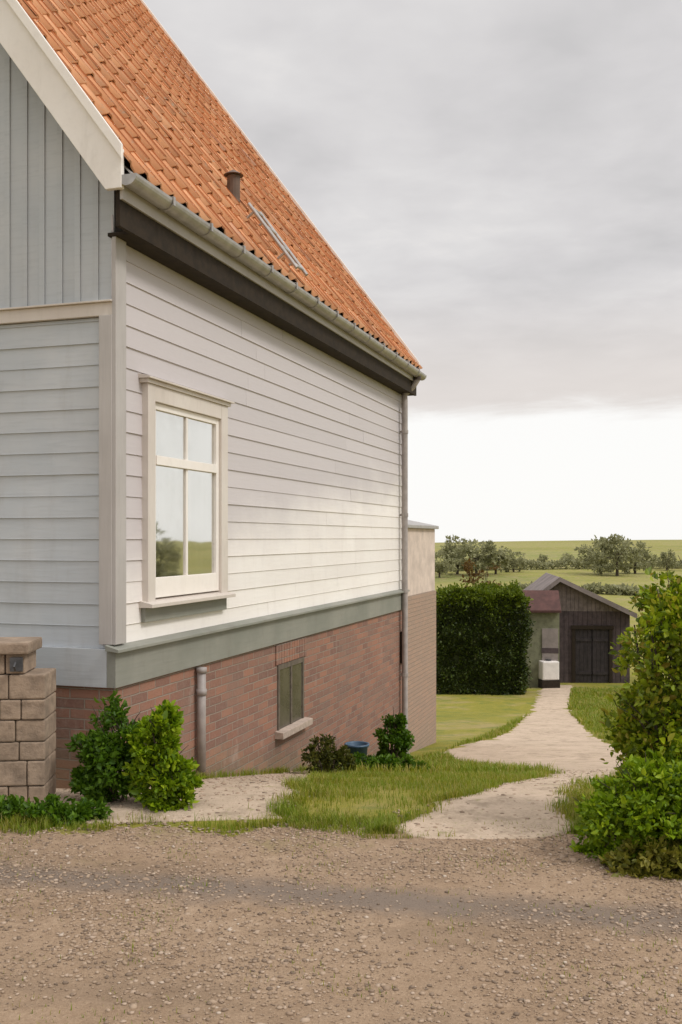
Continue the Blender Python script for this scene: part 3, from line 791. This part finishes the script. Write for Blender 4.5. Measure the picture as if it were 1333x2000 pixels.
for (xa, za, xb, zb_) in ((xl, lz, pk, rh), (pk, rh, xr, rz)):
    mb = MB(); mb.prism([(xa, za-.16), (xb, zb_-.18), (xb, zb_+.03), (xa, za+.03)], 'y', -.40, -.352); mb.build('barge_board', M['barnroof'], barn)

# small red tiled outbuilding at its left end
ob = empty('outhouse', (x0+bx-.35, BY-2.2, gz(x0+bx, BY-2.2)), R(-6)); tag(ob, 'tiny outhouse with a red tiled roof at the left end of the barn', 'outhouse')
mb = MB(); mb.box(-.75, .75, 0, 1.6, -.6, 2.95); mb.build('wall', mat_plain('mossy_render', (.19, .19, .12), .9, .25, 4), ob, .02)
mb = MB(); mb.prism([(-.2, 2.93), (-.2, 3.02), (.8, 3.75), (1.8, 3.02), (1.8, 2.93), (.8, 3.6)], 'x', -.8, .8); mb.build('roof', M['redtile'], ob, .01)
mb = MB(); mb.box(.08, .70, -.04, .001, -.2, 2.3); mb.build('door', mat_plain('pale_grey_door', (.26, .22, .205), .7, .15, 4), ob, .01)
mb = MB(); mb.box(.06, .72, -.05, -.041, 1.35, 1.55); mb.build('door_rail', M['barnwood'], ob, .004)
# white tank
tk = empty('white_tank', ((1071-666)/1944*38.7, 38.7, gz(8.0, 38.7)+.25), R(8)); tag(tk, 'small white tank standing on the ground in front of the barn', 'tank')
mb = MB(); mb.box(-.34, .34, -.3, .3, .08, .80); mb.build('tank_body', M['whitep'], tk, .05)
mb = MB(); mb.tube([(0, 0, .80), (0, 0, .86)], .11, 16); mb.build('lid', M['darkiron'], tk)
mb = MB(); mb.box(-.36, .36, -.32, .32, -.45, .078); mb.build('pallet', M['browntimber'], tk, .008)

# clipped dark hedge block at the foot of the slope
hb = G(935, 36.5); hd = empty('hedge', hb, R(-3)); tag(hd, 'tall squarish clipped dark green hedge down the slope left of the barn', 'hedge')
HWd, HDp, HHt = 1.62, .8, (1362-1165)/1944*36.5
n_ = 52000; P = rng.uniform(-1, 1, (n_, 3)); ax = rng.choice(3, n_, p=[.3, .5, .2]); sg = rng.choice([-1, 1], n_)
P[np.arange(n_), ax] = sg; P[(ax == 2), 2] = 1
P = P*np.array([HWd, HDp, HHt/2])+np.array([0, 0, HHt/2])
bumpn = np.array([noise.noise(Vector(p*1.1))*.30+noise.noise(Vector(p*3.2))*.18 for p in P]); dirn = np.zeros((n_, 3)); dirn[np.arange(n_), ax] = np.where(ax == 2, 1, sg)
P = P*(1-.05*(np.abs(P[:, :1]/HWd)**6)*(P[:, 2:3]/HHt)**4)+dirn*(bumpn+(rng.uniform(-.12, .06, n_)+np.where(rng.random(n_) > .97, .18, 0)))[:, None]
P[:, 2] = np.maximum(P[:, 2], .02)
tp = P[:, 2] > HHt-.42+rng.normal(size=n_)*.2-.35*(P[:, 0] > .2)*(P[:, 0] < 1.1)
V, F = leaves(P[~tp], .075, norm=dirn[~tp]); new_obj('foliage', mesh_np('foliage', V, F), M['leaf_black'], hd)
V, F = leaves(P[tp], .085, norm=dirn[tp]); new_obj('lit_top', mesh_np('lit_top', V, F), mat_leaf('lit_top_leaf', [(.07, .11, .005), (.12, .17, .007), (.19, .24, .015)]), hd)  # light on the hedge top is put into these brighter olive leaves
mb = MB()
for k in range(16):
    q = Vector((random.uniform(-1.4, 1.4), random.uniform(-.4, .4), -.2)); mb.tube([q, q+Vector((random.uniform(-.2, .2), random.uniform(-.2, .2), HHt*.5)), q+Vector((random.uniform(-.3, .3), random.uniform(-.3, .3), HHt*.9))], [.05, .035, .015], 7)
mb.build('stems', M['bark'], hd)
mb = MB(); mb.box(-HWd+.22, HWd-.22, -HDp+.22, HDp-.22, .1, HHt-.25); mb.build('inner_twigs', M['leaf_black'], hd, .05)

# copper-brown young tree behind the yews
plant('copper_tree', G(935, 39), [((0, 0, 4.2), (.7, .7, .75)), ((.1, 0, 3.2), (.8, .8, .9))], 2600, .11, mat_leaf('copper_leaf', [(.10, .05, .01), (.16, .09, .02), (.2, .14, .04)]), 'rusty brown leaved young tree behind the dark yews', 'tree', sub=50, subr=.3, trunk=(3.2, .09), trunk_name='trunk', stem_r=.03)

# field trees on the skyline and hedge
def far_tree(px_, Y_, h, label, grp, wd=.42, m=None):
    Y_ *= .76; h *= .86; b = G(px_, Y_); wd *= random.uniform(.8, 1.35)
    return plant('field_tree', b, [((random.uniform(-.1, .1)*h, 0, h*random.uniform(.55, .68)), (h*wd, h*wd, h*.34)), ((-h*wd*.6, 0, h*random.uniform(.3, .5)), (h*wd*random.uniform(.5, .9), h*wd*.6, h*.28)), ((h*wd*.55, 0, h*random.uniform(.3, .5)), (h*wd*random.uniform(.5, .9), h*wd*.6, h*.28))],
      1500, h*.075, m or M['leaf_far'], label, 'tree', grp, sub=60, subr=.3, stems=7, stem_r=h*.012, trunk=(h*.6, h*.035), trunk_name='trunk')
ft = [(858, 250, 5.5, 'leftmost field tree on the skyline right beside the annex'), (893, 262, 8.5, 'second field tree from the annex, round and tall on the skyline'),
      (930, 255, 9.0, 'third and tallest field tree of the left skyline group'), (968, 262, 7.0, 'fourth field tree of the left skyline group'), (1003, 270, 5.0, 'last small field tree of the left skyline group'),
      (1172, 262, 8.0, 'left tree of the skyline group above the barn roof end'), (1205, 255, 8.6, 'middle tree of the skyline group left of the tall bush'), (1240, 265, 7.6, 'right tree of the skyline group left of the tall bush'),
      (1302, 280, 5.0, 'small pale field tree on the skyline above the tall bush'), (1060, 290, 3.2, 'low round bush alone on the skyline field above the barn'), (1110, 300, 3.0, 'small low bush on the skyline field left of the group')]
for a_ in ft: far_tree(*a_, 'field trees on the skyline')

for x_, y_, h_ in ((47, 52, 7.6), (56, 50, 8.6)):
    b_ = (x_, y_, gz(x_, y_)-.1)
    plant('field_tree', b_, [((0, 0, h_*.62), (h_*.3, h_*.3, h_*.34)), ((-h_*.2, 0, h_*.42), (h_*.25, h_*.2, h_*.25))], 2600, h_*.05, M['leaf_far'],
      'tree out in the field that shows reflected in the window' if x_ == 47 else 'taller tree reflected at the edge of the window', 'tree', None, sub=60, subr=.3, stems=7, stem_r=h_*.012, trunk=(h_*.6, h_*.035), trunk_name='trunk')
def hedgerow(x0, x1, Y0, Y1, h, n, label):
    a = G(x0, Y0); root = empty('hedgerow', a); tag(root, label, 'hedgerow')
    P = []; b = G(x1, Y1)
    for _ in range(n):
        f = random.random(); x = a[0]+(b[0]-a[0])*f; y = a[1]+(b[1]-a[1])*f
        hh = h*(.55+.7*noise.noise(Vector((x*.09, 3, 0)))+.35*noise.noise(Vector((x*.4, 8, 0))))
        if hh > .1: P.append((x-a[0]+random.gauss(0, .3), y-a[1]+random.gauss(0, 1.0), gz(x, y)-a[2]+hh*random.random()**.6))
    V, F = leaves(np.array(P), .5); new_obj('foliage', mesh_np('foliage', V, F), M['leaf_far'], root)
hedgerow(800, 1420, 208, 222, 2.6, 7000, 'uneven grey green hedgerow running along the foot of the skyline trees')
hedgerow(1010, 1440, 150, 128, 1.3, 4000, 'low hedgerow crossing the pale field above the barn')
# ------------------------------------------------------------------ grass blades (stuff) and gravel stones (stuff)
def blades(P, h, w_):
    n = len(P); a = rng.uniform(0, 2*np.pi, n); lean = rng.uniform(.1, .75, n); H = h*rng.uniform(.5, 1.5, n)
    d = np.stack([np.cos(a), np.sin(a), np.zeros(n)], 1); s = np.stack([-np.sin(a), np.cos(a), np.zeros(n)], 1)*w_
    up = np.array([0, 0, 1.])
    mid = P+up*(H*.55)[:, None]+d*(H*lean*.25)[:, None]; tip = P+up*(H*.95)[:, None]+d*(H*lean)[:, None]
    V = np.stack([P-s, P+s, mid+s*.7, mid-s*.7, tip], 1).reshape(-1, 3); b = np.arange(n)[:, None]*5
    return V, np.concatenate([b+np.array([[0, 1, 2, 3]]), b+np.array([[3, 2, 4, 4]])], 0)
def scatter(n, x0, x1, y0, y1, ok, clump=2.0, thr=-.1):
    P = []
    while len(P) < n:
        x = random.uniform(x0, x1); y = random.uniform(y0, y1)
        if ok(x, y) and noise.noise(Vector((x*clump, y*clump, 2))) > thr+random.uniform(-.25, .25): P.append((x, y, gz(x, y)))
    return np.array(P)
def in_house(x, y):
    p = house_m.inverted() @ Vector((x, y, 0)); return p.x > -.02 and p.y > -.02
def lawn_ok(x, y): return not in_house(x, y) and not in_path(x, y) and not (in_apron(x, y) and random.random() < .97) and not in_yard(x, y+.1)
def mkgrass(name, P, h, w_):
    V, F = blades(P, h, w_)
    me = bpy.data.meshes.new(name); n = len(P)
    faces = [tuple(f) if f[2] != f[3] else tuple(f[:3]) for f in F.tolist()]
    me.from_pydata(V.tolist(), [], faces)
    o = new_obj(name, me, M['grassblade']); o['kind'] = 'stuff'; return o
P = np.concatenate([scatter(34000, -.4, 4.0, 5.5, 9.5, lawn_ok, 2.0, -.35), scatter(8500, -2.6, 3.0, 5.6, 6.3, lambda x, y: not in_path(x, y) and abs(y-5.86-wob(x, y)) < (.07 if -1.75 < x < -.3 else .22), 3.5, -.05)])
tag(mkgrass('grass', P, .040, .0022), 'short green and straw coloured grass along the gravel and path edges', 'grass')
P = scatter(30000, 1.0, 12.0, 24, 38, lawn_ok, .5, -.3)
P[:, 2] -= .01
tag(mkgrass('slope_grass', P, .13, .013), 'rough yellowish grass on the slope in front of the hedge and barn', 'grass')
def edge_pts(n):
    P = []
    while len(P) < n:
        y = 5.7+8*random.random()**2; sd = random.choice((-1, 1)); x = pc(y)+sd*ph(y)+wob(y, 0 if sd < 0 else 20, amp(y))+random.gauss(0, .05)
        if noise.noise(Vector((x*3, y*3, 7))) > random.uniform(-.4, .3): P.append((x, y, gz(x, y)))
    while len(P) < n*1.6:
        t = random.uniform(0, L); q = house_m @ Vector((t, -abs(random.gauss(.0, .05))-.01, 0))
        if noise.noise(Vector((t*2.2, 0, 7))) > random.uniform(-.3, .3): P.append((q.x, q.y, gz(q.x, q.y)))
    while len(P) < n*2.1:
        x = random.uniform(-2.4, 2.6); y = yard_edge(x)+random.gauss(0, .05)
        if noise.noise(Vector((x*2.5, 1, 7))) > random.uniform(-.3, .3) and not (.1 < x < 1.6) and not (-1.7 < x < -.3 and random.random() < .8): P.append((x, y, gz(x, y)))
    while len(P) < n*2.4:
        y = random.uniform(6.02, 7.6); x = ap_r(y)+random.gauss(0, .05); P.append((x, y, gz(x, y)))
    return np.array(P)
tag(mkgrass('edge_grass', edge_pts(6000), .06, .0024), 'taller tufts of grass along the path edges and the foot of the brick wall', 'grass')
P = scatter(36000, -.3, 8.0, 9.5, 24, lawn_ok, .8, -.3)
tag(mkgrass('meadow_grass', P, .085, .006), 'rough grass on the falling ground beside the path', 'grass')
P = scatter(2600, -2.2, 3, 3.2, 6, lambda x, y: True, 3.0, .22)
tag(mkgrass('weeds', P, .022, .002), 'sparse tiny weeds in the gravel', 'weeds')
# stones
ico = bmesh.new(); bmesh.ops.create_icosphere(ico, subdivisions=1, radius=1); bv = np.array([v.co[:] for v in ico.verts]); bf = np.array([[v.index for v in f.verts] for f in ico.faces]); ico.free()
def stones(n, x0, x1, y0, y1, smin, smax, ok):
    V = []; F = []; i = 0
    while i < n:
        x = random.uniform(x0, x1); y = random.uniform(y0, y1)
        if not ok(x, y): continue
        s = smin+(smax-smin)*random.random()**5
        sc_ = np.array([s*random.uniform(.7, 1.4), s*random.uniform(.7, 1.4), s*random.uniform(.35, .7)])
        v = bv*(1+rng.normal(size=(len(bv), 1))*.12)*sc_; a = random.uniform(0, 6.28); c, q = math.cos(a), math.sin(a)
        v = np.stack([v[:, 0]*c-v[:, 1]*q, v[:, 0]*q+v[:, 1]*c, v[:, 2]], 1)+np.array([x, y, gz(x, y)+.0062])
        V.append(v); F.append(bf+i*len(bv)); i += 1
    return np.concatenate(V), np.concatenate(F)
m = bpy.data.materials.new('pebble'); N = NT(nodes(m))
ri = N.n('ShaderNodeNewGeometry').outputs['Random Per Island']
principled(N, N.ramp(ri, [(0, (.16, .115, .08)), (.35, (.29, .205, .14)), (.7, (.36, .265, .185)), (.95, (.41, .31, .23)), (1, (.48, .40, .32))]), .9)
V, F = stones(42000, -2.3, 2.3, 3.2, 5.95, .0018, .012, lambda x, y: in_yard(x, y) and noise.noise(Vector((x*1.6, y*1.6, 4))) > random.uniform(-.7, .45))
V2_, F2_ = stones(900, -2.3, 2.3, 3.2, 5.95, .007, .022, lambda x, y: in_yard(x, y) and noise.noise(Vector((x*1.1+9, y*1.1, 4))) > random.uniform(-.2, .5))
V2_[:, 2] -= .004; F = np.concatenate([F, F2_+len(V)]); V = np.concatenate([V, V2_])
tag(new_obj('gravel', mesh_np('gravel', V, F), m), 'loose tan gravel and pebbles on the yard', 'gravel', kind='stuff')
V, F = stones(7500, -2.6, 3.4, 5.7, 11, .002, .018, lambda x, y: in_path(x, y) or in_apron(x, y))
tag(new_obj('path_stones', mesh_np('path_stones', V, F), m), 'scattered small stones on the pale sandy path', 'stones', kind='stuff')
